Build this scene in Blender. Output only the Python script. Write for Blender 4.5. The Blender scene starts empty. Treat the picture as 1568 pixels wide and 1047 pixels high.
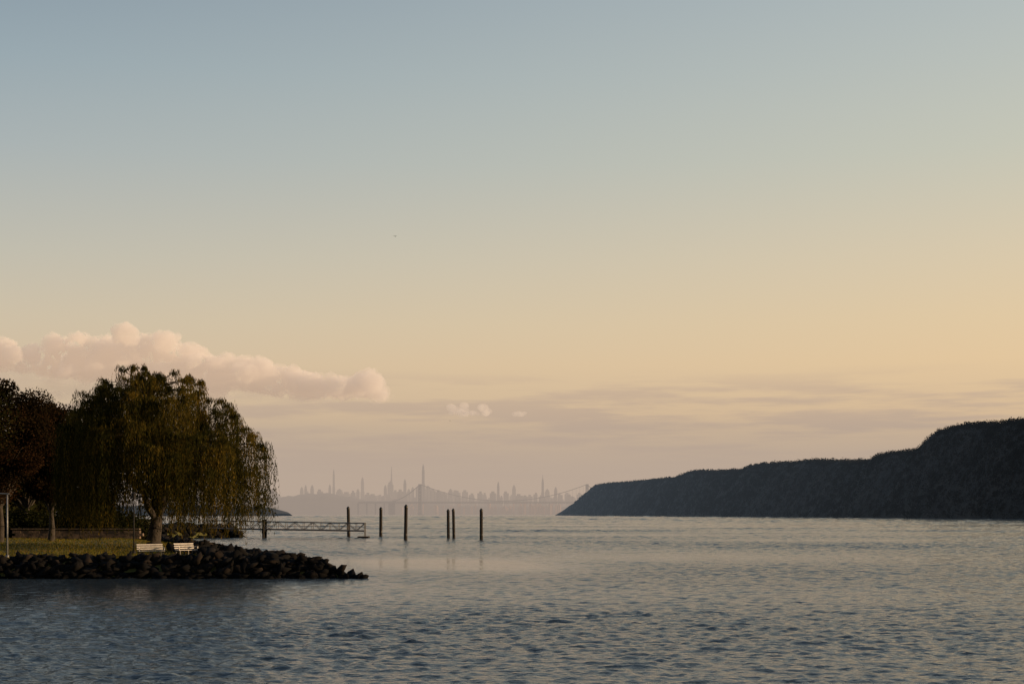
import bpy, bmesh, math, random
import numpy as np
from mathutils import Vector, noise, Matrix
random.seed(7); rng=np.random.default_rng(7)
scene=bpy.context.scene
F=2178.0; CX=784.0; HY=786.5; CH=4.0
def PX(px,D): return (px-CX)/F*D
def PZ(py,D): return CH+(HY-py)/F*D
scene.view_settings.view_transform='Standard'
try: scene.view_settings.look='None'
except: pass
scene.view_settings.exposure=0

# ---------------- camera
cam=bpy.data.cameras.new('camera'); co=bpy.data.objects.new('camera',cam); scene.collection.objects.link(co)
cam.lens=50; cam.sensor_width=36; cam.shift_y=(HY-523.5)/1568.0
co.location=(0,0,CH); co.rotation_euler=(math.radians(90),0,0); cam.clip_end=90000; cam.clip_start=0.5
scene.camera=co

# ---------------- helpers
def link(o): scene.collection.objects.link(o); return o
def mesh_np(name,verts,faces_flat,nper,mat=None,tint=None,smooth=False,parent=None):
    me=bpy.data.meshes.new(name)
    verts=np.asarray(verts,dtype=np.float32).reshape(-1,3); ff=np.asarray(faces_flat,dtype=np.int32).ravel()
    nf=len(ff)//nper
    me.vertices.add(len(verts)); me.vertices.foreach_set('co',verts.ravel())
    me.loops.add(len(ff)); me.loops.foreach_set('vertex_index',ff)
    me.polygons.add(nf); me.polygons.foreach_set('loop_start',np.arange(nf,dtype=np.int32)*nper)
    me.polygons.foreach_set('loop_total',np.full(nf,nper,dtype=np.int32))
    if smooth: me.polygons.foreach_set('use_smooth',np.ones(nf,dtype=bool))
    me.update(calc_edges=True); me.validate()
    if tint is not None:
        a=me.attributes.new('tint','FLOAT','POINT'); a.data.foreach_set('value',np.asarray(tint,dtype=np.float32))
    if mat: me.materials.append(mat)
    o=link(bpy.data.objects.new(name,me))
    if parent: o.parent=parent
    return o
class MB:
    def __init__(s): s.v=[]; s.f=[]
    def box(s,c,size,rz=0,taper=1.0,M=None):
        x,y,z=[d/2 for d in size]; b=len(s.v); cr,sr=math.cos(rz),math.sin(rz)
        for k in range(8):
            sx=1 if k&1 else -1; sy=1 if k&2 else -1; sz=1 if k&4 else -1
            t=taper if sz>0 else 1
            p=Vector((sx*x*t,sy*y*t,sz*z))
            if M: p=M@p
            s.v.append((c[0]+p.x*cr-p.y*sr,c[1]+p.x*sr+p.y*cr,c[2]+p.z))
        for q in ((0,2,3,1),(4,5,7,6),(0,1,5,4),(2,6,7,3),(0,4,6,2),(1,3,7,5)): s.f.append([b+i for i in q])
    def tube(s,p,q,r1,r2=None,n=8,cap=True):
        r2=r1 if r2 is None else r2
        p=Vector(p); q=Vector(q); d=(q-p)
        if d.length<1e-6: return
        d.normalize(); a=d.orthogonal().normalized(); c=d.cross(a); b=len(s.v)
        for k in range(n):
            t=2*math.pi*k/n; o=a*math.cos(t)+c*math.sin(t)
            s.v.append(tuple(p+o*r1)); s.v.append(tuple(q+o*r2))
        for k in range(n):
            i=b+2*k; j=b+2*((k+1)%n); s.f.append([i,j,j+1,i+1])
        if cap:
            s.f.append([b+2*k for k in range(n)][::-1]); s.f.append([b+2*k+1 for k in range(n)])
    def obj(s,name,mat,parent=None,smooth=False):
        me=bpy.data.meshes.new(name); me.from_pydata(s.v,[],s.f); me.update()
        if smooth:
            for p in me.polygons: p.use_smooth=True
        me.materials.append(mat); o=link(bpy.data.objects.new(name,me))
        if parent: o.parent=parent
        return o
def empty(name,loc=(0,0,0)):
    o=bpy.data.objects.new(name,None); link(o); o.location=loc; return o

def newmat(name):
    m=bpy.data.materials.new(name); m.use_nodes=True; nt=m.node_tree; nt.nodes.clear()
    out=nt.nodes.new('ShaderNodeOutputMaterial'); return m,nt,out
def N(nt,t,**k):
    n=nt.nodes.new(t)
    for a,b in k.items(): setattr(n,a,b)
    return n
def ramp(nt,stops,interp='LINEAR'):
    r=N(nt,'ShaderNodeValToRGB'); cr=r.color_ramp; cr.interpolation=interp
    while len(cr.elements)<len(stops): cr.elements.new(0.5)
    for e,(p,c) in zip(cr.elements,stops): e.position=p; e.color=(*c,1)
    return r
def noisy(name,c1,c2,scale,rough=0.85,bump=0.3,bscale=None,metal=0,c3=None,dist=0.05,detail=6):
    m,nt,out=newmat(name); L=nt.links
    tc=N(nt,'ShaderNodeTexCoord'); n=N(nt,'ShaderNodeTexNoise'); n.inputs['Scale'].default_value=scale; n.inputs['Detail'].default_value=detail
    L.new(tc.outputs['Object'],n.inputs['Vector'])
    st=[(0.35,c1),(0.65,c2)] if c3 is None else [(0.3,c1),(0.5,c2),(0.68,c3)]
    r=ramp(nt,st); L.new(n.outputs['Fac'],r.inputs['Fac'])
    p=N(nt,'ShaderNodeBsdfPrincipled'); p.inputs['Roughness'].default_value=rough; p.inputs['Metallic'].default_value=metal
    L.new(r.outputs['Color'],p.inputs['Base Color'])
    b=N(nt,'ShaderNodeBump'); b.inputs['Strength'].default_value=bump; b.inputs['Distance'].default_value=dist
    n2=N(nt,'ShaderNodeTexNoise'); n2.inputs['Scale'].default_value=bscale or scale*4; n2.inputs['Detail'].default_value=5
    L.new(tc.outputs['Object'],n2.inputs['Vector']); L.new(n2.outputs['Fac'],b.inputs['Height']); L.new(b.outputs['Normal'],p.inputs['Normal'])
    L.new(p.outputs[0],out.inputs['Surface']); return m
def leafmat(name,stops,trans=0.45):
    m,nt,out=newmat(name); L=nt.links
    a=N(nt,'ShaderNodeAttribute',attribute_name='tint'); r=ramp(nt,stops); L.new(a.outputs['Fac'],r.inputs['Fac'])
    d=N(nt,'ShaderNodeBsdfDiffuse'); t=N(nt,'ShaderNodeBsdfTranslucent'); mx=N(nt,'ShaderNodeMixShader'); mx.inputs[0].default_value=trans
    L.new(r.outputs[0],d.inputs[0]); L.new(r.outputs[0],t.inputs[0]); L.new(d.outputs[0],mx.inputs[1]); L.new(t.outputs[0],mx.inputs[2])
    L.new(mx.outputs[0],out.inputs['Surface']); return m
def s2l(c): return tuple(((x/255)/12.92 if x/255<=0.04045 else ((x/255+0.055)/1.055)**2.4) for x in c)

# ---------------- sun + sky
AZ=math.radians(94); EL=math.radians(9)
sd=Vector((math.sin(AZ)*math.cos(EL),math.cos(AZ)*math.cos(EL),math.sin(EL)))
sl=bpy.data.lights.new('sun','SUN'); sl.energy=5.0; sl.angle=math.radians(0.5); sl.color=(1.0,0.66,0.36)
so=link(bpy.data.objects.new('sun',sl)); so.rotation_euler=sd.to_track_quat('Z','Y').to_euler(); so.location=(200,100,80)

w=bpy.data.worlds.new('World'); scene.world=w; w.use_nodes=True; nt=w.node_tree; nt.nodes.clear(); L=nt.links
wo=N(nt,'ShaderNodeOutputWorld')
tc=N(nt,'ShaderNodeTexCoord'); sx=N(nt,'ShaderNodeSeparateXYZ'); L.new(tc.outputs['Generated'],sx.inputs[0])
def M(op,a,b=None,clamp=False):
    n=N(nt,'ShaderNodeMath',operation=op,use_clamp=clamp)
    for i,v in enumerate((a,b)):
        if v is None: continue
        if isinstance(v,(int,float)): n.inputs[i].default_value=v
        else: L.new(v,n.inputs[i])
    return n.outputs[0]
def ramp_e(cols):
    zs=[0,0.04,0.067,0.104,0.131,0.174,0.239,0.293,0.34,0.6,1.0]
    return ramp(nt,[(math.sqrt(z),s2l(c)) for z,c in zip(zs,cols)])
elev=M('SQRT',M('MAXIMUM',sx.outputs['Z'],0.0))
left=ramp_e([(208,180,153),(219,190,157),(226,195,158),(223,197,163),(214,197,169),(196,191,175),(170,178,178),(152,167,174),(138,154,165),(84,108,136),(60,82,116)])
right=ramp_e([(214,184,151),(230,196,155),(240,203,157),(243,209,161),(236,208,165),(223,205,173),(200,199,182),(188,193,186),(178,187,187),(112,134,156),(62,84,118)])
for r in (left,right): L.new(elev,r.inputs['Fac'])
hl=M('SQRT',M('ADD',M('MULTIPLY',sx.outputs['X'],sx.outputs['X']),M('MULTIPLY',sx.outputs['Y'],sx.outputs['Y'])))
azx=M('DIVIDE',sx.outputs['X'],M('MAXIMUM',hl,0.01))
mr=N(nt,'ShaderNodeMapRange'); mr.inputs['From Min'].default_value=-0.36; mr.inputs['From Max'].default_value=0.36; L.new(azx,mr.inputs['Value'])
mix=N(nt,'ShaderNodeMix',data_type='RGBA'); L.new(mr.outputs[0],mix.inputs['Factor']); L.new(left.outputs[0],mix.inputs['A']); L.new(right.outputs[0],mix.inputs['B'])
# thin stratus streaks
mp=N(nt,'ShaderNodeMapping'); mp.inputs['Scale'].default_value=(7,7,80); mp.inputs['Location'].default_value=(.3,0,1.7); L.new(tc.outputs['Generated'],mp.inputs[0])
ns=N(nt,'ShaderNodeTexNoise'); ns.inputs['Scale'].default_value=1.0; ns.inputs['Detail'].default_value=8; ns.inputs['Roughness'].default_value=0.6; L.new(mp.outputs[0],ns.inputs['Vector'])
sm=N(nt,'ShaderNodeMapRange'); sm.interpolation_type='SMOOTHSTEP'; sm.inputs['From Min'].default_value=0.42; sm.inputs['From Max'].default_value=0.60; L.new(ns.outputs['Fac'],sm.inputs['Value'])
band=ramp(nt,[(0.0,(.6,.6,.6)),(0.055,(1,1,1)),(0.084,(.8,.8,.8)),(0.100,(0,0,0))]); L.new(sx.outputs['Z'],band.inputs['Fac'])
st=M('MULTIPLY',M('MULTIPLY',sm.outputs[0],band.outputs[0]),0.9)
mix2=N(nt,'ShaderNodeMix',data_type='RGBA'); L.new(st,mix2.inputs['Factor']); L.new(mix.outputs['Result'],mix2.inputs['A']); mix2.inputs['B'].default_value=(*s2l((210,180,153)),1)
bk=N(nt,'ShaderNodeMapRange'); bk.inputs['From Min'].default_value=-0.7; bk.inputs['From Max'].default_value=0.3; bk.inputs['To Min'].default_value=0.45; bk.inputs['To Max'].default_value=1.04; L.new(sx.outputs['Y'],bk.inputs['Value'])
b1=N(nt,'ShaderNodeBackground'); L.new(mix2.outputs['Result'],b1.inputs[0]); L.new(bk.outputs[0],b1.inputs[1])
sky=N(nt,'ShaderNodeTexSky',sky_type='NISHITA'); sky.sun_disc=False; sky.sun_elevation=EL; sky.sun_rotation=AZ; sky.air_density=1.0; sky.dust_density=2.0
b2=N(nt,'ShaderNodeBackground'); L.new(sky.outputs[0],b2.inputs[0]); b2.inputs[1].default_value=0.12
ms=N(nt,'ShaderNodeMixShader'); ms.inputs[0].default_value=0.08; L.new(b1.outputs[0],ms.inputs[1]); L.new(b2.outputs[0],ms.inputs[2]); L.new(ms.outputs[0],wo.inputs['Surface'])

# ---------------- haze (absorbing boxes whose emission stands in for air-scattered light, far river)
def haze(name,y0,y1,H,sig,col,xw):
    m,nt,out=newmat(name+'_emissive_air'); 
    ab=N(nt,'ShaderNodeVolumeAbsorption'); ab.inputs['Color'].default_value=(0,0,0,1); ab.inputs['Density'].default_value=sig
    em=N(nt,'ShaderNodeEmission'); em.inputs[0].default_value=(*col,1); em.inputs[1].default_value=sig
    ad=N(nt,'ShaderNodeAddShader'); nt.links.new(ab.outputs[0],ad.inputs[0]); nt.links.new(em.outputs[0],ad.inputs[1]); nt.links.new(ad.outputs[0],out.inputs['Volume'])
    b=MB(); b.box((0,(y0+y1)/2,H/2-20),(xw*2,y1-y0,H+40)); return b.obj(name,m)
haze('haze',6000,13000,430,2.7e-4,s2l((206,180,156)),9000)
haze('haze',900,4200,260,1.15e-4,s2l((112,122,132)),3000)

# ---------------- land outline (left park)
def rear_x(y):
    ys=[87.6,88.5,90,93,100,112,125,147,185,222,232,240,246,258,330,600,900]
    xs=[-8.6,-8.9,-10.0,-12.4,-16.5,-20.5,-25.5,-34,-47,-57,-50,-45,-46,-60,-86,-150,-230]
    return np.interp(y,ys,xs)
def land_sd(x,y): return np.minimum(rear_x(y)-x,(y-87.3))
def tipf(x): return np.interp(x,[-16,-12.5,-10.8,-9.0],[1,.86,.66,.42])

# ---------------- water
def build_water():
    ys=[-120,-80,-50,-30,-15,-5,3,9,15,20,24]
    y=27.0
    while y<420: ys.append(y); y*=1.0026
    while y<4000: ys.append(y); y*=1.0036
    while y<40000: ys.append(y); y*=1.03
    ys=np.array(ys)
    u=np.concatenate([[-3,-2,-1.4,-1,-.75,-.6,-.5],np.arange(-.44,.4401,.0016),[.5,.6,.75,1,1.4,2,3]])
    wd=np.where(ys<20,20+(20-ys)*1.0,ys)
    X=u[None,:]*wd[:,None]; Y=np.repeat(ys[:,None],len(u),1)
    Z=np.zeros_like(X); dy=np.gradient(ys)[:,None]
    dxx=wd[:,None]*0.0016
    wob=3*np.sin(Y*.11)+2*np.sin(X*.3+1)
    c1=np.exp(-(((X+5+wob*.6)/11)**4+((Y-112+wob)/19)**4)); c2=np.exp(-(((X+30)/20)**2+((Y-66)/22)**2))
    calm=1-0.78*np.clip(c1*1.1,0,1)-0.35*np.clip(c2,0,1)
    for i in range(10):
        k=np.random.RandomState(i); kx,ky=k.normal(0,.04),k.normal(0,.12); calm*=1+0.14*np.sin(kx*X+ky*Y+k.rand()*6.3+.8*np.sin(ky*Y*.6+i))
    r=np.random.RandomState(3)
    for i in range(80):
        lam=0.22*(8.0**(r.rand()**1.4)); th=math.radians(r.normal(84,36)); k=2*math.pi/lam
        amp=lam*0.0080*(0.6+0.8*r.rand())*(1 if lam<.9 else .66); ph=r.rand()*6.28
        kx,ky=k*math.cos(th),k*math.sin(th)
        fade=np.clip(lam/(2.5*np.maximum(dy,1e-3))-0.6,0,1)*np.clip(lam/(2.5*dxx*abs(math.cos(th))+1e-4)-0.6,0,1)
        gust=0.65+0.5*np.sin(.21*X+.33*Y*math.sin(i)+i*1.7)*np.sin(.13*Y-.17*X*math.cos(i)+i)
        s=np.sin(kx*X+ky*Y+ph+1.4*np.sin(0.11*k*X-0.06*k*Y+i))
        Z+=amp*fade*gust*(s+0.25*np.cos(2*(kx*X+ky*Y+ph)))
    # longer chop out in the open river
    sel=(ys>70)&(ys<4200); Xs,Ys_=X[sel],Y[sel]; zz=np.zeros_like(Xs)
    for i in range(60):
        lam=0.9*(26.0**((i+r.rand())/60)); th=math.radians(r.normal(86,32)); k=2*math.pi/lam; ph=r.rand()*6.28
        kx,ky=k*math.cos(th),k*math.sin(th)
        wgt=np.exp(-(np.log(lam/np.clip(Ys_/125,1.0,22))/.42)**2)*np.clip((Ys_-70)/90,0,1)
        zz+=lam*.0080*wgt*np.sin(kx*Xs+ky*Ys_+ph+1.2*np.sin(.13*k*Xs-.05*k*Ys_+i))
    Z[sel]+=zz*np.clip(1.15-Ys_/4500,.3,1)
    Z*=calm
    nr,nc=X.shape
    V=np.stack([X,Y,Z],-1).reshape(-1,3)
    idx=np.arange(nr*nc).reshape(nr,nc)
    Fq=np.stack([idx[:-1,:-1],idx[:-1,1:],idx[1:,1:],idx[1:,:-1]],-1).reshape(-1,4)
    m,nt,out=newmat('river_water'); L=nt.links
    tc=N(nt,'ShaderNodeTexCoord'); a=N(nt,'ShaderNodeAttribute',attribute_name='tint')
    p=N(nt,'ShaderNodeBsdfPrincipled'); p.inputs['Base Color'].default_value=(0.040,0.060,0.074,1); p.inputs['Roughness'].default_value=0.10; p.inputs['IOR'].default_value=1.333
    prev=None
    for sc,dist,stretch in ((1.3,0.10,2.0),(3.6,0.045,1.8),(10.0,0.018,1.3)):
        mp=N(nt,'ShaderNodeMapping'); mp.inputs['Scale'].default_value=(1,stretch,1); mp.inputs['Rotation'].default_value=(0,0,0.12); L.new(tc.outputs['Object'],mp.inputs[0])
        n=N(nt,'ShaderNodeTexNoise'); n.inputs['Scale'].default_value=sc; n.inputs['Detail'].default_value=3; L.new(mp.outputs[0],n.inputs['Vector'])
        ml=N(nt,'ShaderNodeMath',operation='MULTIPLY'); ml.inputs[1].default_value=dist; L.new(a.outputs['Fac'],ml.inputs[0])
        b=N(nt,'ShaderNodeBump'); b.inputs['Strength'].default_value=1; L.new(ml.outputs[0],b.inputs['Distance']); L.new(n.outputs['Fac'],b.inputs['Height'])
        if prev: L.new(prev.outputs[0],b.inputs['Normal'])
        prev=b
    L.new(prev.outputs[0],p.inputs['Normal']); L.new(p.outputs[0],out.inputs['Surface'])
    tt=np.clip(calm,0.08,1.7)
    mesh_np('river_water',V,Fq,4,m,tint=tt.ravel(),smooth=True)
build_water()

# ---------------- park ground
def ground_z(x,y):
    d=land_sd(x,y)
    t=np.clip((d+0.5)/3.2,0,1); base=-0.9+(0.9+1.12*tipf(x))*t*t*(3-2*t)
    return base+0.45*np.clip((y-95)/35,0,1)*np.clip(d/8,0,1)+0.05*np.sin(x*0.7+y*.3)*np.clip(d/5,0,1)
grass=noisy('grass',(0.05,0.06,0.013),(0.10,0.10,0.022),0.8,0.95,0.6,9,c3=(0.15,0.115,0.03))
gy=np.concatenate([np.arange(84,160,0.8),np.arange(160,300,3),np.arange(300,900,20)])
gu=np.concatenate([np.arange(0,40,0.8),np.arange(40,400,12)])
V=[]; 
for y in gy:
    rx=rear_x(y)+3
    for q in gu: V.append((rx-q,y,0))
V=np.array(V); V[:,2]=ground_z(V[:,0],V[:,1])
nr,nc=len(gy),len(gu); idx=np.arange(nr*nc).reshape(nr,nc)
Fq=np.stack([idx[:-1,:-1],idx[1:,:-1],idx[1:,1:],idx[:-1,1:]],-1).reshape(-1,4)
mesh_np('park_lawn',V,Fq,4,grass,smooth=True)

# ---------------- riprap
def rock_variants(n):
    out=[]
    for i in range(n):
        bm=bmesh.new()
        for k in range(13):
            v=Vector((random.gauss(0,1),random.gauss(0,1),random.gauss(0,1))).normalized()
            v=Vector((v.x*0.70,v.y*0.48,v.z*0.30))*random.uniform(.75,1.15); bm.verts.new(v)
        bmesh.ops.convex_hull(bm,input=bm.verts)
        bmesh.ops.delete(bm,geom=[g for g in bm.verts if not g.link_faces],context='VERTS')
        bmesh.ops.triangulate(bm,faces=bm.faces); bm.verts.index_update()
        out.append((np.array([v.co[:] for v in bm.verts]),np.array([[v.index for v in f.verts] for f in bm.faces]))); bm.free()
    return out
RV=rock_variants(18)
def scatter_rocks(name,pts,mat):
    Vs=[];Fs=[];T=[];b=0
    for (x,y,z,s) in pts:
        v,f=RV[random.randrange(len(RV))]
        R=np.array(Matrix.Rotation(random.uniform(0,6.28),3,'Z')@Matrix.Rotation(random.gauss(0,.45),3,'X')@Matrix.Rotation(random.gauss(0,.45),3,'Y'))
        Vs.append((v*s)@R.T+np.array([x,y,z])); Fs.append(f+b); b+=len(v); T.append(np.full(len(v),random.random()))
    return mesh_np(name,np.concatenate(Vs),np.concatenate(Fs),3,mat,tint=np.concatenate(T))
def rockmat():
    m,nt,out=newmat('riprap_stone'); L=nt.links
    tc=N(nt,'ShaderNodeTexCoord'); a=N(nt,'ShaderNodeAttribute',attribute_name='tint'); n=N(nt,'ShaderNodeTexNoise'); n.inputs['Scale'].default_value=3; n.inputs['Detail'].default_value=8
    L.new(tc.outputs['Object'],n.inputs['Vector']); ad=N(nt,'ShaderNodeMath',operation='ADD'); L.new(n.outputs['Fac'],ad.inputs[0]); L.new(a.outputs['Fac'],ad.inputs[1])
    ml=N(nt,'ShaderNodeMath',operation='MULTIPLY'); ml.inputs[1].default_value=0.5; L.new(ad.outputs[0],ml.inputs[0])
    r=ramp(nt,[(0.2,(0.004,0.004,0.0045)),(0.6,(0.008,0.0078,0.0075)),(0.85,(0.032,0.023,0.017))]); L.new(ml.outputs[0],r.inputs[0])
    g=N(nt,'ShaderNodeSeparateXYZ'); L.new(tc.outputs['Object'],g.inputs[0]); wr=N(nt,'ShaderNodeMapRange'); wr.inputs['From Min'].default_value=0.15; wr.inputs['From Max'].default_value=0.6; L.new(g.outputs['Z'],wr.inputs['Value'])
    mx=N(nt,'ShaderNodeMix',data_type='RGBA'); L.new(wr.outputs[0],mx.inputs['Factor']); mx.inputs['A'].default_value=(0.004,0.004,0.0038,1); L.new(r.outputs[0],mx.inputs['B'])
    p=N(nt,'ShaderNodeBsdfPrincipled'); p.inputs['Roughness'].default_value=0.95; p.inputs['Specular IOR Level'].default_value=.12; L.new(mx.outputs['Result'],p.inputs['Base Color'])
    b=N(nt,'ShaderNodeBump'); b.inputs['Strength'].default_value=.6; b.inputs['Distance'].default_value=.06; L.new(n.outputs['Fac'],b.inputs['Height']); L.new(b.outputs[0],p.inputs['Normal']); L.new(p.outputs[0],out.inputs['Surface']); return m
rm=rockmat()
pts=[]
def addrock(x,y,s,lift=0.1):
    pts.append((x,y,float(ground_z(np.float64(x),np.float64(y)))+lift,s))
for i in range(1900):
    x=random.uniform(-75,-9.2) if random.random()<.6 else random.uniform(-42,-9.2); d=random.uniform(-0.3,3.0); y=87.3+d
    if x>rear_x(y)+0.3: continue
    addrock(x,y,random.uniform(.5,1.25)*(.5+.5*float(tipf(x))),random.uniform(-.12,.06))
for i in range(1200):
    y=random.uniform(89,150); x=rear_x(y)-random.uniform(-0.4,3.2); addrock(x,y,random.uniform(.5,1.25)*(.5+.5*float(tipf(x))),random.uniform(-.1,.2))
for i in range(260):
    y=random.uniform(88.3,106); x=rear_x(y)-random.uniform(0,7); addrock(x,y,random.uniform(.6,1.3)*(.5+.5*float(tipf(x))),random.uniform(-.05,.2))
for (x,y,s) in ((-9.2,88.2,.7),(-9.5,88.3,1.0),(-10.1,88.5,1.1)): pts.append((x,y,.0+.05*s,s))
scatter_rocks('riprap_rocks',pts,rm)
pts=[]
for i in range(900):
    y=random.uniform(150,262); x=rear_x(y)-random.uniform(-0.6,4); addrock(x,y,random.uniform(.8,1.7),random.uniform(0,.3))
for i in range(220):
    y=random.uniform(228,250); x=rear_x(y)-random.uniform(0,12); addrock(x,y,random.uniform(1,2),random.uniform(0,.4))
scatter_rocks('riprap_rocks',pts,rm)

# ---------------- foliage helpers
def leaf_quads(P,D,length,width):
    n=len(P); D=D/np.linalg.norm(D,axis=1,keepdims=True)
    r=rng.normal(size=(n,3)); S=np.cross(D,r); S/=np.linalg.norm(S,axis=1,keepdims=True)+1e-9
    L_=np.asarray(length).reshape(-1,1)*np.ones((n,1)); W_=np.asarray(width).reshape(-1,1)*np.ones((n,1))
    a=P; b=P+D*L_*.5+S*W_*.5; c=P+D*L_; d=P+D*L_*.5-S*W_*.5
    V=np.stack([a,b,c,d],1).reshape(-1,3); Fq=np.arange(4*n).reshape(n,4); return V,Fq
bark=noisy('bark',(0.02,0.016,0.012),(0.05,0.04,0.03),3,0.9,.8,12)
def limb(mb,pts,r0,r1,n=7):
    k=len(pts)-1
    for i in range(k):
        mb.tube(pts[i],pts[i+1],r0+(r1-r0)*i/k,r0+(r1-r0)*(i+1)/k,n,cap=False)

# ---------------- willow
def willow(px,D,H):
    x0=PX(px,D); y0=D; z0=float(ground_z(np.float64(x0),np.float64(y0)))-.1
    root=empty('willow_tree',(x0,y0,z0))
    random.seed(77)
    mb=MB()
    def wob(a,b,n,amp):
        a=Vector(a); b=Vector(b); o=[]
        for i in range(n+1):
            t=i/n; p=a.lerp(b,t)
            if 0<i<n: p+=Vector((random.gauss(0,amp),random.gauss(0,amp),random.gauss(0,amp*.5)))
            p.z+=math.sin(t*math.pi)*amp*2
            o.append(p)
        return o
    limb(mb,[Vector((0,0,0)),Vector((-.1,0,.6)),Vector((.05,0,1.6)),Vector((.15,.1,2.6))],.62,.42,10)
    def topz(rho,c):
        r=np.interp(rho,[0,.33,.6,.85,1.0],[14.6,13.3,11.0,9.2,7.3]); l=np.interp(rho,[0,.35,.68,.85,1.0],[14.6,14.3,12.8,10.6,8.6])
        t=(c+1)/2; return r*t+l*(1-t)
    def rad(c): return 7.0+(9.6-7.0)*(c+1)/2
    tips=[]; NT=190
    for i in range(NT):
        th=(i*2.39996+random.uniform(-.35,.35))%(2*math.pi); rho=math.sqrt(max(.01,min(.95,(i+.5)/NT*.95+random.uniform(-.04,.04)))); c=math.cos(th)
        zz=topz(rho,c)-random.uniform(0.0,1.3)-(0 if random.random()<.72 else random.uniform(1,4))
        tips.append((Vector((rad(c)*rho*math.cos(th),rad(c)*.9*rho*math.sin(th),zz)),rho,th))
    mains=[]
    for k in range(7):
        th=k*2*math.pi/7+random.uniform(-.3,.3); b=Vector((.15,.1,random.uniform(1.9,2.6))); e=Vector((math.cos(th)*4.0,math.sin(th)*3.4,random.uniform(7.5,10)))
        m=wob(b,e,6,.25); limb(mb,m,.30,.12,8); mains.append(m)
    mains.append(wob((.15,.1,2.6),(-.6,.2,12),6,.3)); limb(mb,mains[-1],.34,.1,8)
    allp=[p for m in mains for p in m[2:]]
    for t,rho,th in tips:
        s=min(allp,key=lambda p:(p-t).length+ (3 if p.z>t.z else 0)); limb(mb,wob(s,t,4,.12),.07,.02,4)
    mb.obj('trunk_and_limbs',bark,root,smooth=True)
    P=[];Dv=[];T=[]
    for t,rho,th in tips:
        shade=random.uniform(0,1); ns=random.randint(12,30); c=math.cos(th)
        clo=random.random()**2*3.8
        for s in range(ns):
            a=th+random.gauss(0,1.0); out=random.uniform(.3,1.4)*(0.5+rho*.6)
            up=random.uniform(.1,.8)
            lo=np.interp(rho,[0,.55,.8,1.0],[2.4,.9,1.6,4.0]) if c>0 else np.interp(rho,[0,.6,1.0],[1.8,1.2,2.2])
            lo+=random.uniform(0,1)**2*2.5+clo*(1.0 if c>-.2 else .4)
            Lh=max(1.0,min(t.z-lo,random.uniform(3,10)))
            n=int(Lh*9); k=np.linspace(0,1,n)
            ln=k*(Lh+out+up); arc=1-np.exp(-ln/.7); sway=random.gauss(0,.08)
            px_=t.x+math.cos(a)*out*arc+sway*k*2+.09*np.sin(ln*1.3+s); py_=t.y+math.sin(a)*out*arc+random.gauss(0,.1)*k*2+.1*np.cos(ln*1.1+s)
            pz_=t.z+up*np.sin(np.clip(ln/1.0,0,math.pi))*.8-np.maximum(0,ln-.7)*.97
            pz_=np.maximum(pz_,.5)
            pos=np.stack([px_,py_,pz_],1)+rng.normal(0,.04,(n,3))
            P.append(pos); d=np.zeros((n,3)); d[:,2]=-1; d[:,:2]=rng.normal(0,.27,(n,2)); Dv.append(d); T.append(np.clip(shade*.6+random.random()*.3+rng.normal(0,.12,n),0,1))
    P=np.concatenate(P);Dv=np.concatenate(Dv);T=np.concatenate(T)
    V,Fq=leaf_quads(P,Dv,rng.uniform(.2,.38,len(P)),rng.uniform(.035,.072,len(P)))
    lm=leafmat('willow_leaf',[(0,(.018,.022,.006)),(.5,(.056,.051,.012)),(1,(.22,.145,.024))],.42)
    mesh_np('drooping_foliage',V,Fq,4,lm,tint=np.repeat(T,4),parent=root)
    print('willow leaves',len(P))
willow(237,111,14.6)

# ---------------- broadleaf trees
def broadleaf(name,x0,y0,H,R,mat,nl=26000,trunk=.35,crown0=.3,leaf=.26,seed=0):
    random.seed(seed); z0=float(ground_z(np.float64(x0),np.float64(y0)))-.1
    root=empty(name,(x0,y0,z0)); mb=MB()
    fk=H*random.uniform(.16,.22)
    limb(mb,[Vector((0,0,0)),Vector((.1,0,fk*.5)),Vector((0,.1,fk)),Vector((.1,0,H*.75))],trunk,trunk*.3,9)
    cl=[]
    for i in range(70):
        th=random.uniform(0,6.28); u=random.random(); el=math.asin(2*u-1); rr=random.uniform(.35,1)**.6
        c=Vector((math.cos(th)*math.cos(el)*R*rr,math.sin(th)*math.cos(el)*R*rr,H*(crown0+1)/2+math.sin(el)*H*(1-crown0)/2*rr))
        c.z=min(c.z,H-.7); cl.append((c,random.uniform(.16,.30)*R))
        s=Vector((0,0,fk+random.random()*(max(fk,c.z-1)-fk)*.6)); mid=s.lerp(c,.5)+Vector((0,0,.4)); limb(mb,[s,mid,c],.11,.03,5)
    mb.obj('trunk_and_limbs',bark,root,smooth=True)
    per=nl//len(cl); P=[];T=[]
    for c,r in cl:
        q=rng.normal(size=(per,3)); q/=np.linalg.norm(q,axis=1,keepdims=True); q*=(rng.random((per,1))**.45)*r*1.35; q[:,2]*=.75
        P.append(q+np.array(c[:])); T.append(np.clip(random.random()*.6+rng.normal(.2,.15,per),0,1))
    P=np.concatenate(P);T=np.concatenate(T); Dv=rng.normal(size=P.shape)
    V,Fq=leaf_quads(P,Dv,rng.uniform(leaf*.7,leaf*1.3,len(P)),rng.uniform(leaf*.5,leaf*.8,len(P)))
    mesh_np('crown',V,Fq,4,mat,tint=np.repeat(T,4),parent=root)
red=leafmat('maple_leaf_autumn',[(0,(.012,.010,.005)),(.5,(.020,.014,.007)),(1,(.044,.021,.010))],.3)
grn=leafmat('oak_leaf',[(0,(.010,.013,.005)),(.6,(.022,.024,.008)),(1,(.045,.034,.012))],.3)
broadleaf('maple_tree',PX(0,124),124,14.3,4.6,red,50000,leaf=.22,seed=2)
broadleaf('maple_tree',PX(78,128),128,12.6,3.6,red,40000,leaf=.22,seed=5)
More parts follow.
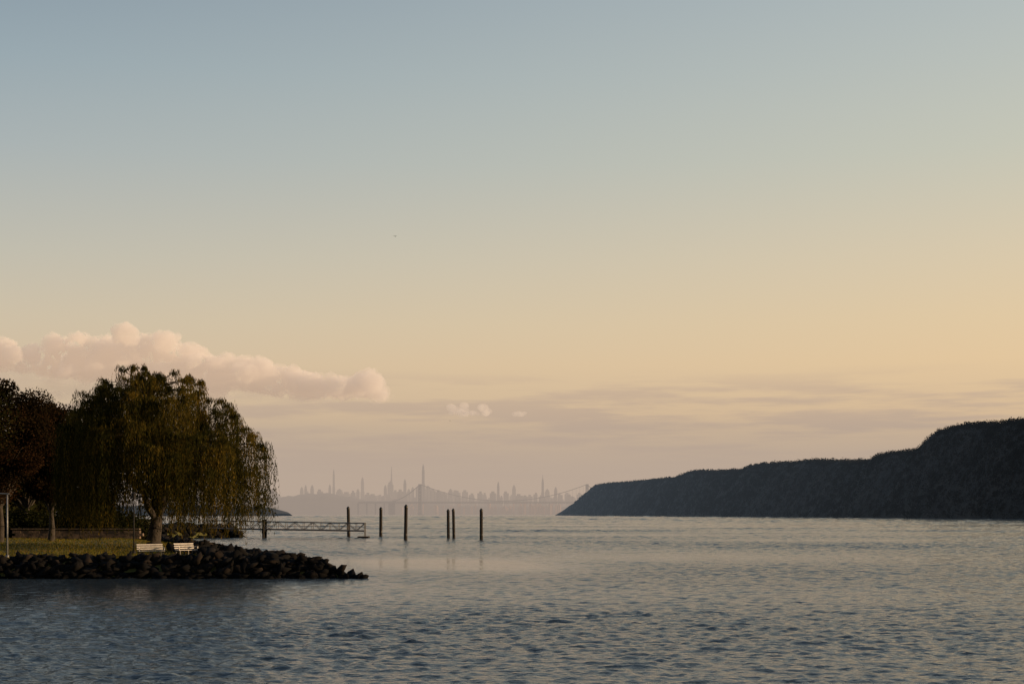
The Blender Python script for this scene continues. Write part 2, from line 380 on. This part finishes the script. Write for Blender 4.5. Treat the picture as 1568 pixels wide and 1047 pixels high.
broadleaf('oak_tree',PX(-120,118),118,16,6.5,grn,26000,seed=9)
broadleaf('oak_tree',PX(40,150),150,13,5.5,grn,24000,seed=12)

def mass(name,lst,mat,leaf=.4,dens=260):
    P=[];T=[]
    for (x,y,h,r) in lst:
        z0=float(ground_z(np.float64(x),np.float64(y)))
        for k in range(int(5+h)):
            c=np.array([x+random.gauss(0,r*.45),y+random.gauss(0,r*.45),z0+random.uniform(.05,.9)*h]); n=dens
            q=rng.normal(size=(n,3)); q/=np.linalg.norm(q,axis=1,keepdims=True); q*=(rng.random((n,1))**.4)*r*.5
            p=q+c; p[:,2]=np.maximum(p[:,2],z0); P.append(p); T.append(np.clip(random.random()*.7+rng.normal(.15,.12,n),0,1))
    P=np.concatenate(P);T=np.concatenate(T)
    V,Fq=leaf_quads(P,rng.normal(size=P.shape),rng.uniform(leaf*.7,leaf*1.3,len(P)),rng.uniform(leaf*.5,leaf*.9,len(P)))
    mesh_np(name,V,Fq,4,mat,tint=np.repeat(T,4))
random.seed(21)
mass('distant_trees',[(rear_x(y)-random.uniform(14,60),y,random.uniform(6,10),random.uniform(3,5)) for y in np.linspace(165,300,46)],grn,.5)
mass('shrubs',[(PX(px,D),D,random.uniform(1.3,2.6),random.uniform(1.6,2.6)) for px,D in [(random.uniform(-260,215),random.uniform(139,150)) for i in range(34)]],grn,.3,220)

# ---------------- grass tufts
n=60000
gy_=90.4+rng.random(n)**1.5*46; gx=rear_x(gy_)-3-rng.random(n)**1.1*45
gz=ground_z(gx,gy_); P=np.stack([gx,gy_,gz],1); Dv=rng.normal(0,.35,(n,3)); Dv[:,2]=1
V,Fq=leaf_quads(P,Dv,rng.uniform(.08,.2,n),rng.uniform(.03,.06,n))
mesh_np('grass_tufts',V,Fq,4,leafmat('grass_blade',[(0,(.055,.066,.012)),(.8,(.19,.16,.032)),(1,(.27,.14,.028))],.4),tint=np.repeat(rng.random(n),4))

# ---------------- stone wall behind lawn
stone=noisy('stone_wall',(0.10,0.07,0.05),(0.20,0.14,0.095),1.5,.9,.6,6)
mb=MB(); x=PX(20,137)
random.seed(4)
while x<PX(212,137):
    wdt=random.uniform(.7,1.2); 
    for r_ in range(3): mb.box((x+wdt/2+(r_%2)*.3,137+random.uniform(-.04,.04),1.75+.26*r_),(wdt-.03,.5,.25))
    x+=wdt
mb.box((PX(116,137),137,2.55),(PX(212,137)-PX(20,137)+.3,.62,.1)); mb.obj('stone_wall',stone)

steel=noisy('galvanised_steel',(0.14,0.15,0.16),(0.24,0.25,0.26),5,.5,.1,20,metal=.3)
darkm=noisy('dark_painted_metal',(0.02,0.022,0.022),(0.04,0.042,0.04),8,.5,.1,20)
blackm=noisy('black_iron',(0.006,0.006,0.006),(0.012,0.012,0.011),8,.8,.1,20)

# ---------------- lamps
def lamp(px,D,py_top,arm,mat):
    x=PX(px,D); z0=float(ground_z(np.float64(x),np.float64(D))); zt=PZ(py_top,D); r=empty('street_lamp',(x,D,z0)); h=zt-z0
    b=MB(); b.tube((0,0,0),(0,0,.25),.14,.12,10); b.tube((0,0,.25),(0,0,h-.05),.065 if arm else .05,.05 if arm else .035,10); b.obj('post',mat,r,True)
    b=MB()
    if arm:
        b.tube((.12,0,h),(-.9,0,h+.05),.045); b.obj('arm',mat,r)
        b=MB(); b.box((-1.2,0,h+.05),(.7,.28,.10),taper=.7); b.box((-1.2,0,h-.02),(.5,.22,.04)); b.obj('lamp_head',mat,r)
    else:
        b.tube((0,0,h-.1),(0,0,h),.07,.10,10); b.tube((0,0,h),(0,0,h+.30),.10,.15,10); b.tube((0,0,h+.30),(0,0,h+.42),.18,.04,10); b.obj('lamp_head',mat,r)
lamp(11,93,756,True,steel); lamp(205,100,762,False,blackm)

# ---------------- benches
wp=noisy('weathered_white_paint',(0.46,0.44,0.40),(0.64,0.61,0.56),4,.7,.15,25)
def bench(px,D,rz,Lb=1.75):
    x=PX(px,D); z0=float(ground_z(np.float64(x),np.float64(D)))+.04; r=empty('park_bench',(x,D,z0)); r.rotation_euler=(0,0,rz)
    b=MB()
    for k in range(4): b.box((0,-.27+k*.135,.43),(Lb,.10,.035))
    b.obj('seat',wp,r)
    b=MB()
    for k in range(3):
        b.box((0,.24+k*.04,.55+k*.14),(Lb,.03,.075),M=Matrix.Rotation(-.25,3,'X'))
    b.obj('backrest',wp,r)
    b=MB()
    for sx_ in (-Lb/2+.12,0,Lb/2-.12):
        b.box((sx_,-.26,.195),(.06,.06,.43)); b.box((sx_,.2,.195),(.06,.06,.43)); b.box((sx_,-.03,.385),(.05,.4,.05))
        b.tube((sx_,.25,.40),(sx_,.39,.87),.03)
    b.obj('legs',darkm,r)
    b=MB()
    for sx_ in (-Lb/2+.04,Lb/2-.04):
        b.box((sx_,-.05,.64),(.06,.5,.04)); b.box((sx_,-.27,.53),(.05,.05,.19))
    b.obj('armrests',wp,r)
bench(231,94.8,math.radians(30),1.75); bench(285,94.2,math.radians(46),1.5)

# ---------------- pilings
wood=noisy('piling_timber',(0.014,0.012,0.010),(0.032,0.026,0.02),2,.9,.8,9)
def piling(px,yt,yb,wpx=5):
    D=F*CH/(yb-HY); x=PX(px,D); zt=PZ(yt,D); r=wpx/2/F*D
    root=empty('mooring_piling',(x,D,0)); b=MB()
    tl=random.gauss(0,.015); hs=[-2,0,.5,zt*.5,zt-.45]; rs=[1.1,1.08,1.0,.97,.95]
    for i in range(4): b.tube((tl*hs[i],0,hs[i]),(tl*hs[i+1],0,hs[i+1]),r*rs[i],r*rs[i+1],14,cap=False)
    b.obj('shaft',wood,root,True)
    b=MB(); c=(tl*zt,0,zt-.45); b.tube(c,(c[0],0,zt-.28),r*1.08,r*1.08,14); b.tube((c[0],0,zt-.28),(c[0],0,zt),r*1.05,r*.35,14); b.obj('cap',darkm,root)
    b=MB(); b.tube((0,0,.7),(0,0,.85),r*1.07,r*1.07,14); b.obj('band',darkm,root)
random.seed(11)
for p in ((534,775,822),(583,776,821),(621,772,826,5.5),(686.5,779,824,4.5),(695,778,824,4.5),(737,778,826)): piling(*p)

# ---------------- gangway
alu=noisy('aluminium',(0.07,0.075,0.085),(0.13,0.135,0.15),3,.6,.1,20,metal=.1)
g=empty('dock_gangway',(0,0,0)); DG=237
xa,xb=PX(318,DG),PX(559,DG); NB=18
def gz_(t,top): return (1.62-.45*t)+(1.28 if top else 0)
for side,yy in (('truss_near',DG-.9),('truss_far',DG+.9)):
    b=MB()
    for i in range(NB):
        t0,t1=i/NB,(i+1)/NB; X0,X1=xa+(xb-xa)*t0,xa+(xb-xa)*t1
        b.tube((X0,yy,gz_(t0,1)),(X1,yy,gz_(t1,1)),.085,n=6); b.tube((X0,yy,gz_(t0,0)),(X1,yy,gz_(t1,0)),.13,n=6)
        b.tube((X0,yy,gz_(t0,0)),(X0,yy,gz_(t0,1)),.05,n=6)
        if i%2: b.tube((X0,yy,gz_(t0,0)),(X1,yy,gz_(t1,1)),.05,n=6)
        else: b.tube((X0,yy,gz_(t0,1)),(X1,yy,gz_(t1,0)),.05,n=6)
        b.tube((X0,yy,(gz_(t0,1)+gz_(t0,0))/2),(X1,yy,(gz_(t1,1)+gz_(t1,0))/2),.025,n=5)
    b.tube((xb,yy,gz_(1,0)-.9),(xb,yy,gz_(1,1)+.1),.08,n=6)
    b.obj(side,alu,g)
b=MB(); b.box(((xa+xb)/2,DG,1.40),(xb-xa,1.6,.07),M=Matrix.Rotation(.45/(xb-xa),3,'Y')); b.obj('deck',alu,g)
b=MB(); px_=PX(405,DG)
for yy in (DG-1.15,DG+1.15): b.tube((px_,yy,-1.5),(px_,yy,3.1),.2,n=10)
b.box((px_,DG,1.2),(.5,2.5,.25)); b.obj('support_bent',wood,g)
fl=MB(); fl.box((PX(557,DG),DG,.10),(1.8,2.6,.24)); fl.box((PX(557,DG),DG,.25),(1.9,2.7,.05)); fl.obj('landing_float',wood,g)

# ---------------- palisades
hillm=noisy('wooded_cliff',(0.014,0.017,0.018),(0.021,0.022,0.021),.03,1,.6,.12,c3=(.028,.025,.021),dist=3)
def fbm(x,y,s,o=4):
    v=0;a=1
    for k in range(o): v+=a*noise.noise((x*s,y*s,k*7.3)); a*=.5; s*=2
    return v
prof=[(1900,638),(1568,644),(1530,648),(1480,651),(1450,656),(1432,662),(1423,671),(1416,688),(1400,690),(1370,694),(1345,698),(1330,707),(1300,709),(1265,707),(1250,705),(1215,709),(1170,711),(1150,714),(1137,721),(1100,722),(1062,722),(1045,727),(1035,732),(1000,735),(960,739),(920,742),(911,745),(903,753),(893,760),(885,767),(872,775),(864,781),(858,788)]
def palisades():
    S=55; pts=[]
    for (px,py) in prof:
        a=(px-CX)/F; y=(396+S+125.4)/(a+.114); pts.append((y,CH+(HY-py)/F*y if py<788 else 0))
    ys=[p[0] for p in pts]; hs=[p[1] for p in pts]
    def hh(y):
        h=np.interp(y,ys,hs)
        if y<1000: h*=max(.18,min(1,(y-620)/330))
        return -3 if y>ys[-1] else h
    def sx_(y): return 396-.114*(y-1100)+fbm(y,0,.006)*6
    def zz(y,c,h):
        t=c/S
        if t<0: return -3
        if t<1: return h*np.interp(t,[0,.03,.4,.7,.85,1],[.0,.05,.45,.80,.93,1.0])
        return h
    Ys=np.concatenate([np.arange(500,1000,10),np.arange(1000,3650,5.0)])
    cs=np.concatenate([np.linspace(-6,S,22),np.linspace(S+6,S+80,10),np.array([160,260,400,650,1000])])
    V=[]
    for y in Ys:
        h=hh(y); xs=sx_(y)
        for c in cs:
            n_=fbm(xs+c,y,.02,2)*min(1,max(0,h)/25)
            V.append((xs+c,y,zz(y,c,h)+(n_*2.5 if c>2 else 0)))
    nr,nc=len(Ys),len(cs); idx=np.arange(nr*nc).reshape(nr,nc)
    Fq=np.stack([idx[:-1,:-1],idx[:-1,1:],idx[1:,1:],idx[1:,:-1]],-1).reshape(-1,4)
    hill=mesh_np('palisades_hill',np.array(V),Fq,4,hillm,smooth=True)
    rs=np.random.RandomState(5); P=[];T=[];Sz=[]
    for i in range(12500):
        y=900*(3500/900)**(rs.rand()**1.1); c=rs.uniform(1,S+6) if rs.rand()<.78 else rs.uniform(S-4,S+70)
        h=hh(y)
        if h<3: continue
        r=rs.uniform(1.6,4.6)*min(1,.35+h/60); k=int(44 if y<1900 else 26); s=.75 if y<1900 else 1.3
        ce=np.array([sx_(y)+c,y,max(1.5,zz(y,c,h)-.3*r+rs.uniform(-.6,2.0)*(c>S-8))])
        q=rs.normal(size=(k,3)); q/=np.linalg.norm(q,axis=1,keepdims=True); q*=(rs.rand(k,1)**.3)*r
        P.append(q+ce); T.append(np.clip(rs.rand()*.8+rs.normal(.1,.08,k),0,1)); Sz.append(np.full(k,s)*rs.uniform(.7,1.4,k))
    P=np.concatenate(P);T=np.concatenate(T);Sz=np.concatenate(Sz)
    P[:,2]=np.maximum(P[:,2],.6)
    V,Fq=leaf_quads(P,rng.normal(size=P.shape),Sz*1.5,Sz)
    fm_=leafmat('palisades_forest_leaf',[(0,(.015,.018,.017)),(.5,(.024,.024,.021)),(1,(.040,.031,.022))],.05)
    mesh_np('forest_canopy',V,Fq,4,fm_,tint=np.repeat(T,4),parent=hill)
palisades()

# ---------------- low headlands far left
def ridge(name,pxs,D,depth,mat,step=12,amp=3):
    X=np.arange(PX(pxs[0][0],D),PX(pxs[-1][0],D),step); a=[p[0] for p in pxs]; b=[p[1] for p in pxs]; V=[]
    cr=[0,.15,.5,.85,1]; hh=[-2/20,.75,1,.8,-2/20]
    for x in X:
        px=CX+x/D*F; h=CH+(HY-np.interp(px,a,b))/F*D
        for c,k in zip(cr,hh): V.append((x,D+c*depth,max(-2,h*k+(noise.noise((x*.03,c*5,0))*amp+noise.noise((x*.09,c*5,4))*amp*.6 if .1<c<.9 else 0)) if k>0 else -2))
    nr=len(X);nc=5; idx=np.arange(nr*nc).reshape(nr,nc)
    Fq=np.stack([idx[:-1,:-1],idx[1:,:-1],idx[1:,1:],idx[:-1,1:]],-1).reshape(-1,4)
    mesh_np(name,np.array(V),Fq,4,mat)
ridge('headland',[(150,773),(300,773),(375,775),(398,777),(410,780),(419,786.9)],2600,260,hillm,6,2.0)
cityhill=noisy('city_hill',(0.05,0.055,0.055),(0.09,0.085,0.08),.01,1,.2,.05)
ridge('riverside_hill',[(-400,755),(380,757),(420,760),(450,756),(490,753),(530,760),(560,766),(600,764),(640,769),(700,773),(760,775),(840,776),(900,775),(1100,775)],9700,500,cityhill,18,10)

# ---------------- skyline
def windowed(name,c1,c2):
    m,nt,out=newmat(name); L=nt.links; tc=N(nt,'ShaderNodeTexCoord')
    br=N(nt,'ShaderNodeTexBrick'); br.inputs['Scale'].default_value=.06; br.inputs['Color1'].default_value=(*c1,1); br.inputs['Color2'].default_value=(*c2,1); br.inputs['Mortar'].default_value=(c1[0]*.5,c1[1]*.5,c1[2]*.55,1); br.offset=0
    mp=N(nt,'ShaderNodeMapping'); mp.inputs['Rotation'].default_value=(math.pi/2,0,0); L.new(tc.outputs['Object'],mp.inputs[0]); L.new(mp.outputs[0],br.inputs[0])
    p=N(nt,'ShaderNodeBsdfPrincipled'); p.inputs['Roughness'].default_value=.6; L.new(br.outputs[0],p.inputs['Base Color']); L.new(p.outputs[0],out.inputs['Surface']); return m
fm=windowed('tower_facade',(0.10,0.11,0.12),(0.15,0.15,0.15)); fb=windowed('sunlit_facade',(0.48,0.30,0.21),(0.58,0.36,0.25))  # riverside apartments: low-sun glint put into the warm facade colour
sk=[(392,745,6),(403,748,5),(418,747,7),(425,756,8),(462,745,5),(468,742,4),(478,742,5),(490,749,7),(500,754,8),(505,741,4),(511,718,3.2),(520,748,9),(530,753,12),(541,751,6),(548,748,5),(555,730,4),(563,754,7),(572,756,10),(583,757,8),(590,742,5),(598,736,9),(605,750,7),(614,749,8),(620,733,4.5),(626,748,6),(632,745,5),(640,744,6),(648,710,4.2),(655,743,9),(663,748,7),(672,750,8),(681,753,8),(690,748,7),(700,751,9),(712,750,8),(722,755,8),(735,752,7),(742,757,6),(755,752,8),(763,737,3.5),(775,752,8),(787,742,5),(795,756,9),(804,758,8),(812,757,7),(820,754,6),(831,731,3.5),(838,748,6),(851,745,4.5),(858,755,7),(872,757,9),(886,754,6)]
random.seed(31)
sr=empty('city_skyline')
b=MB(); b2_=MB()
def tower(B,px,py,wpx,D):
    x=PX(px,D); zt=PZ(py,D); ww=wpx/F*D; dp=ww*random.uniform(.8,1.3); rz=random.uniform(-.3,.3)
    tall=zt>190
    if tall:
        B.box((x,D,zt*.30),(ww*1.25,dp*1.2,zt*.6),rz); B.box((x,D,zt*.6+zt*.14),(ww*.95,dp*.95,zt*.28),rz)
        B.box((x,D,zt*.88+zt*.035),(ww*.7,dp*.7,zt*.07),rz); B.box((x,D,zt*.95+zt*.025),(ww*.45,dp*.45,zt*.05),rz,taper=.3)
    else:
        B.box((x,D,zt*.46),(ww,dp,zt*.92),rz); B.box((x+ww*random.uniform(-.2,.2),D,zt*.96),(ww*.5,dp*.5,zt*.08),rz)
for s in sk: tower(b,s[0],s[1],s[2],random.uniform(10300,11000))
b.tube((PX(599.5,10900),10900,PZ(740,10900)),(PX(599.5,10900),10900,PZ(714,10900)),8,2,6)
b.tube((PX(831,10950),10950,PZ(735,10950)),(PX(831,10950),10950,PZ(726,10950)),5,1,6)
for i in range(130): tower(b,random.uniform(385,900),random.gauss(763,4),random.uniform(3,9),random.uniform(10300,11500))
for i in range(60): tower(b2_,random.gauss(820,18) if i<22 else random.uniform(600,860),random.uniform(769,777),random.uniform(2,5),random.uniform(9350,9600))
b.obj('towers',fm,sr); b2_.obj('riverside_apartments',fb,sr)

# ---------------- suspension bridge
br=empty('suspension_bridge'); DB=9000; bs=noisy('bridge_steel',(0.04,0.045,0.055),(0.07,0.075,0.085),.05,.6,0,1)
xl,xr=PX(643,DB),PX(899,DB); zt=192; zd=80
for nm,xx in (('tower_east',xl),('tower_west',xr)):
    b=MB()
    for yy in (-18,18):
        for ox in (-7,7):
            b.box((xx+ox,DB+yy,zt/2),(4.2,9,zt),taper=.85)
        for k in range(9):
            z0=k*zt/9; z1=(k+1)*zt/9
            b.tube((xx-7,DB+yy,z0),(xx+7,DB+yy,z1),1.3,n=5); b.tube((xx+7,DB+yy,z0),(xx-7,DB+yy,z1),1.3,n=5); b.box((xx,DB+yy,z1-1.5),(13,7,2.4))
    for z in (zd-10,zt-12): b.box((xx,DB,z),(14,32,9))
    for k in range(9):
        a0=math.pi*k/9;a1=math.pi*(k+1)/9; b.tube((xx,DB-math.cos(a0)*14,zt-34+math.sin(a0)*16),(xx,DB-math.cos(a1)*14,zt-34+math.sin(a1)*16),3,n=5)
    b.box((xx,DB,4),(26,56,12)); b.obj(nm,bs,br)
b=MB()
span=xr-xl; side=PX(643,DB)-PX(600,DB)
def cabz(x):
    if xl<=x<=xr: t=(x-(xl+xr)/2)/(span/2); return zd+6+(zt-zd-6)*t*t
    t=(xl-x)/side if x<xl else (x-xr)/side
    t=min(1,t); return zt-2+(zd-zt+2)*t-28*math.sin(math.pi*t)*.6
xs=np.linspace(xl-side,xr+side,110)
for yy in (-17,17):
    for i in range(len(xs)-1): b.tube((xs[i],DB+yy,cabz(xs[i])),(xs[i+1],DB+yy,cabz(xs[i+1])),1.9,n=5,cap=False)
    for x in np.linspace(xl-side,xr+side,64):
        if cabz(x)>zd+3: b.tube((x,DB+yy,zd),(x,DB+yy,cabz(x)),.35,n=4,cap=False)
b.obj('cables',bs,br)
b=MB(); x0,x1=xl-side*2.2,xr+side*2
b.box(((x0+x1)/2,DB,zd),(x1-x0,36,3.4)); b.box(((x0+x1)/2,DB,zd-9),(x1-x0,34,2.8))
for yy in (-18,18):
    for x in np.arange(x0,x1,18): b.tube((x,DB+yy,zd),(x+9,DB+yy,zd-9),.9,n=4); b.tube((x+9,DB+yy,zd-9),(x+18,DB+yy,zd),.9,n=4)
for x in np.arange(x0,xl-side+1,55): b.box((x,DB,zd/2-4),(6,30,zd-8))
b.box((xl-side,DB,38),(40,44,76)); b.obj('deck',bs,br)

# ---------------- birds
def bird(px,py,D,span,rz):
    r=empty('gull',(PX(px,D),D,PZ(py,D))); r.rotation_euler=(0.1,.15,rz); s=span/1.2
    b=MB(); 
    for (a,c,r1,r2) in (((-.25,0,0),(-.1,0,.01),.02,.06),((-.1,0,.01),(.1,0,.01),.06,.055),((.1,0,.01),(.2,0,.03),.055,.035),((.2,0,.03),(.27,0,.02),.035,.008)):
        b.tube(Vector(a)*s,Vector(c)*s,r1*s,r2*s,8)
    b.obj('body',darkm,r,True)
    b=MB(); 
    for sg in (1,-1):
        pr=[(.09,0,.02),(-.09,0,.02),(.08,.28*sg,.12),(-.07,.28*sg,.11),(.0,.6*sg,.05),(-.05,.58*sg,.045)]
        k=len(b.v); b.v+= [tuple(Vector(q)*s) for q in pr]; b.f+=[[k,k+1,k+3,k+2],[k+2,k+3,k+5,k+4]]
    k=len(b.v); b.v+=[tuple(Vector(q)*s) for q in ((-.2,.02,0),(-.2,-.02,0),(-.36,-.06,0),(-.36,.06,0))]; b.f.append([k,k+1,k+2,k+3])
    b.obj('wings_and_tail',darkm,r)
bird(605,362,330,1.3,1.2); bird(689,644,600,1.2,.6)

# ---------------- clouds: closed hulls of scattering vapour plus an added emissive fill
def cloudmat(name,sig,col):
    m,nt,out=newmat(name); L=nt.links
    sc=N(nt,'ShaderNodeVolumeScatter'); sc.inputs['Color'].default_value=(1,1,1,1); sc.inputs['Density'].default_value=sig; sc.inputs['Anisotropy'].default_value=0.0
    em=N(nt,'ShaderNodeEmission'); em.inputs[0].default_value=(*col,1); em.inputs[1].default_value=sig  # glow stands in for light scattered many times inside the cloud
    ad=N(nt,'ShaderNodeAddShader'); L.new(sc.outputs[0],ad.inputs[0]); L.new(em.outputs[0],ad.inputs[1]); L.new(ad.outputs[0],out.inputs['Volume']); return m
def cloud(name,balls,D,vox,mat,amp=1.0,flat=.85):
    bm=bmesh.new()
    for (px,py,rpx,dd) in balls:
        r=rpx/F*D; x,y,z=PX(px,D),D+dd,PZ(py,D)
        bmesh.ops.create_icosphere(bm,subdivisions=3,radius=r,matrix=Matrix.Translation((x,y,z))@Matrix.Diagonal((1.15,1.15,flat,1)))
    me=bpy.data.meshes.new(name); bm.to_mesh(me); bm.free(); o=link(bpy.data.objects.new(name+'_tmp',me))
    md=o.modifiers.new('r','REMESH'); md.mode='VOXEL'; md.voxel_size=vox
    dg=bpy.context.evaluated_depsgraph_get(); m2=bpy.data.meshes.new_from_object(o.evaluated_get(dg)); bpy.data.objects.remove(o)
    nv=len(m2.vertices); c=np.empty(nv*3,np.float32); m2.vertices.foreach_get('co',c); c=c.reshape(-1,3)
    nn=np.array([v.normal[:] for v in m2.vertices]); dsp=np.zeros(nv)
    for i in range(nv):
        p=Vector(c[i].tolist()); v=0
        for s,a in ((1/190,36),(1/85,30),(1/40,17),(1/18,8)): v+=a*(0.62-abs(noise.noise(p*s))*2.1)
        dsp[i]=v*amp
    c=c+nn*dsp[:,None]; m2.vertices.foreach_set('co',c.astype(np.float32).ravel()); m2.update()
    for p in m2.polygons: p.use_smooth=True
    m2.materials.clear(); m2.materials.append(mat); m2.name=name
    link(bpy.data.objects.new(name,m2)); print(name,nv)
random.seed(8)
tx=[-60,0,40,80,130,180,225,250,275,300,325,350,400,430,470,500,540,560,580,596]
ty=[512,511,522,509,507,508,503,501,510,528,545,540,548,551,568,578,570,567,577,600]
by=[562,566,572,580,587,594,598,601,603,605,606,607,608,609,609,609,609,609,609,609]
balls=[]
for i in range(190):
    px=random.uniform(-60,588); t=np.interp(px,tx,ty)+abs(random.gauss(0,4))
    bt=np.interp(px,tx,by); r=random.uniform(5,21)
    r=min(r,(bt-t)*.46+1.5)
    py=t+r+ (random.random()**1.3)*max(0,(bt-t-2*r)); balls.append((px,py,r,random.gauss(0,130)))
for i in range(40):
    px=-60+i*16; t=np.interp(px,tx,ty); bt=np.interp(px,tx,by); balls.append((px,(t+bt)/2+6,(bt-t)*.30+1,120))
DC=9500
cloud('cumulus_cloud',balls,DC,8,cloudmat('cloud_glow_vapour',.012,(.36,.245,.160)),.85)
veil=[(random.uniform(-80,590),random.uniform(588,606),random.uniform(6,13),random.gauss(300,80)) for i in range(90)]+[(random.uniform(-80,330),random.uniform(560,600),random.uniform(14,22),random.gauss(300,80)) for i in range(60)]
cloud('stratus_cloud',veil,DC,13,cloudmat('cloud_glow_veil',.0016,(.30,.20,.125)),.6,.6)
b3=[(random.uniform(690,748),random.uniform(624,634),random.uniform(3,5.5),random.gauss(0,30)) for i in range(24)]+[(740,625,6,0),(712,621,6,0)]
cm=cloudmat('cloud_glow_thin',.009,(.43,.30,.20))
cloud('cumulus_cloud',b3,DC,7,cm,.3)
b4=[(random.uniform(782,806),random.uniform(630,636),random.uniform(2.5,5),random.gauss(0,20)) for i in range(12)]
cloud('cumulus_cloud',b4,DC,7,cm,.3)
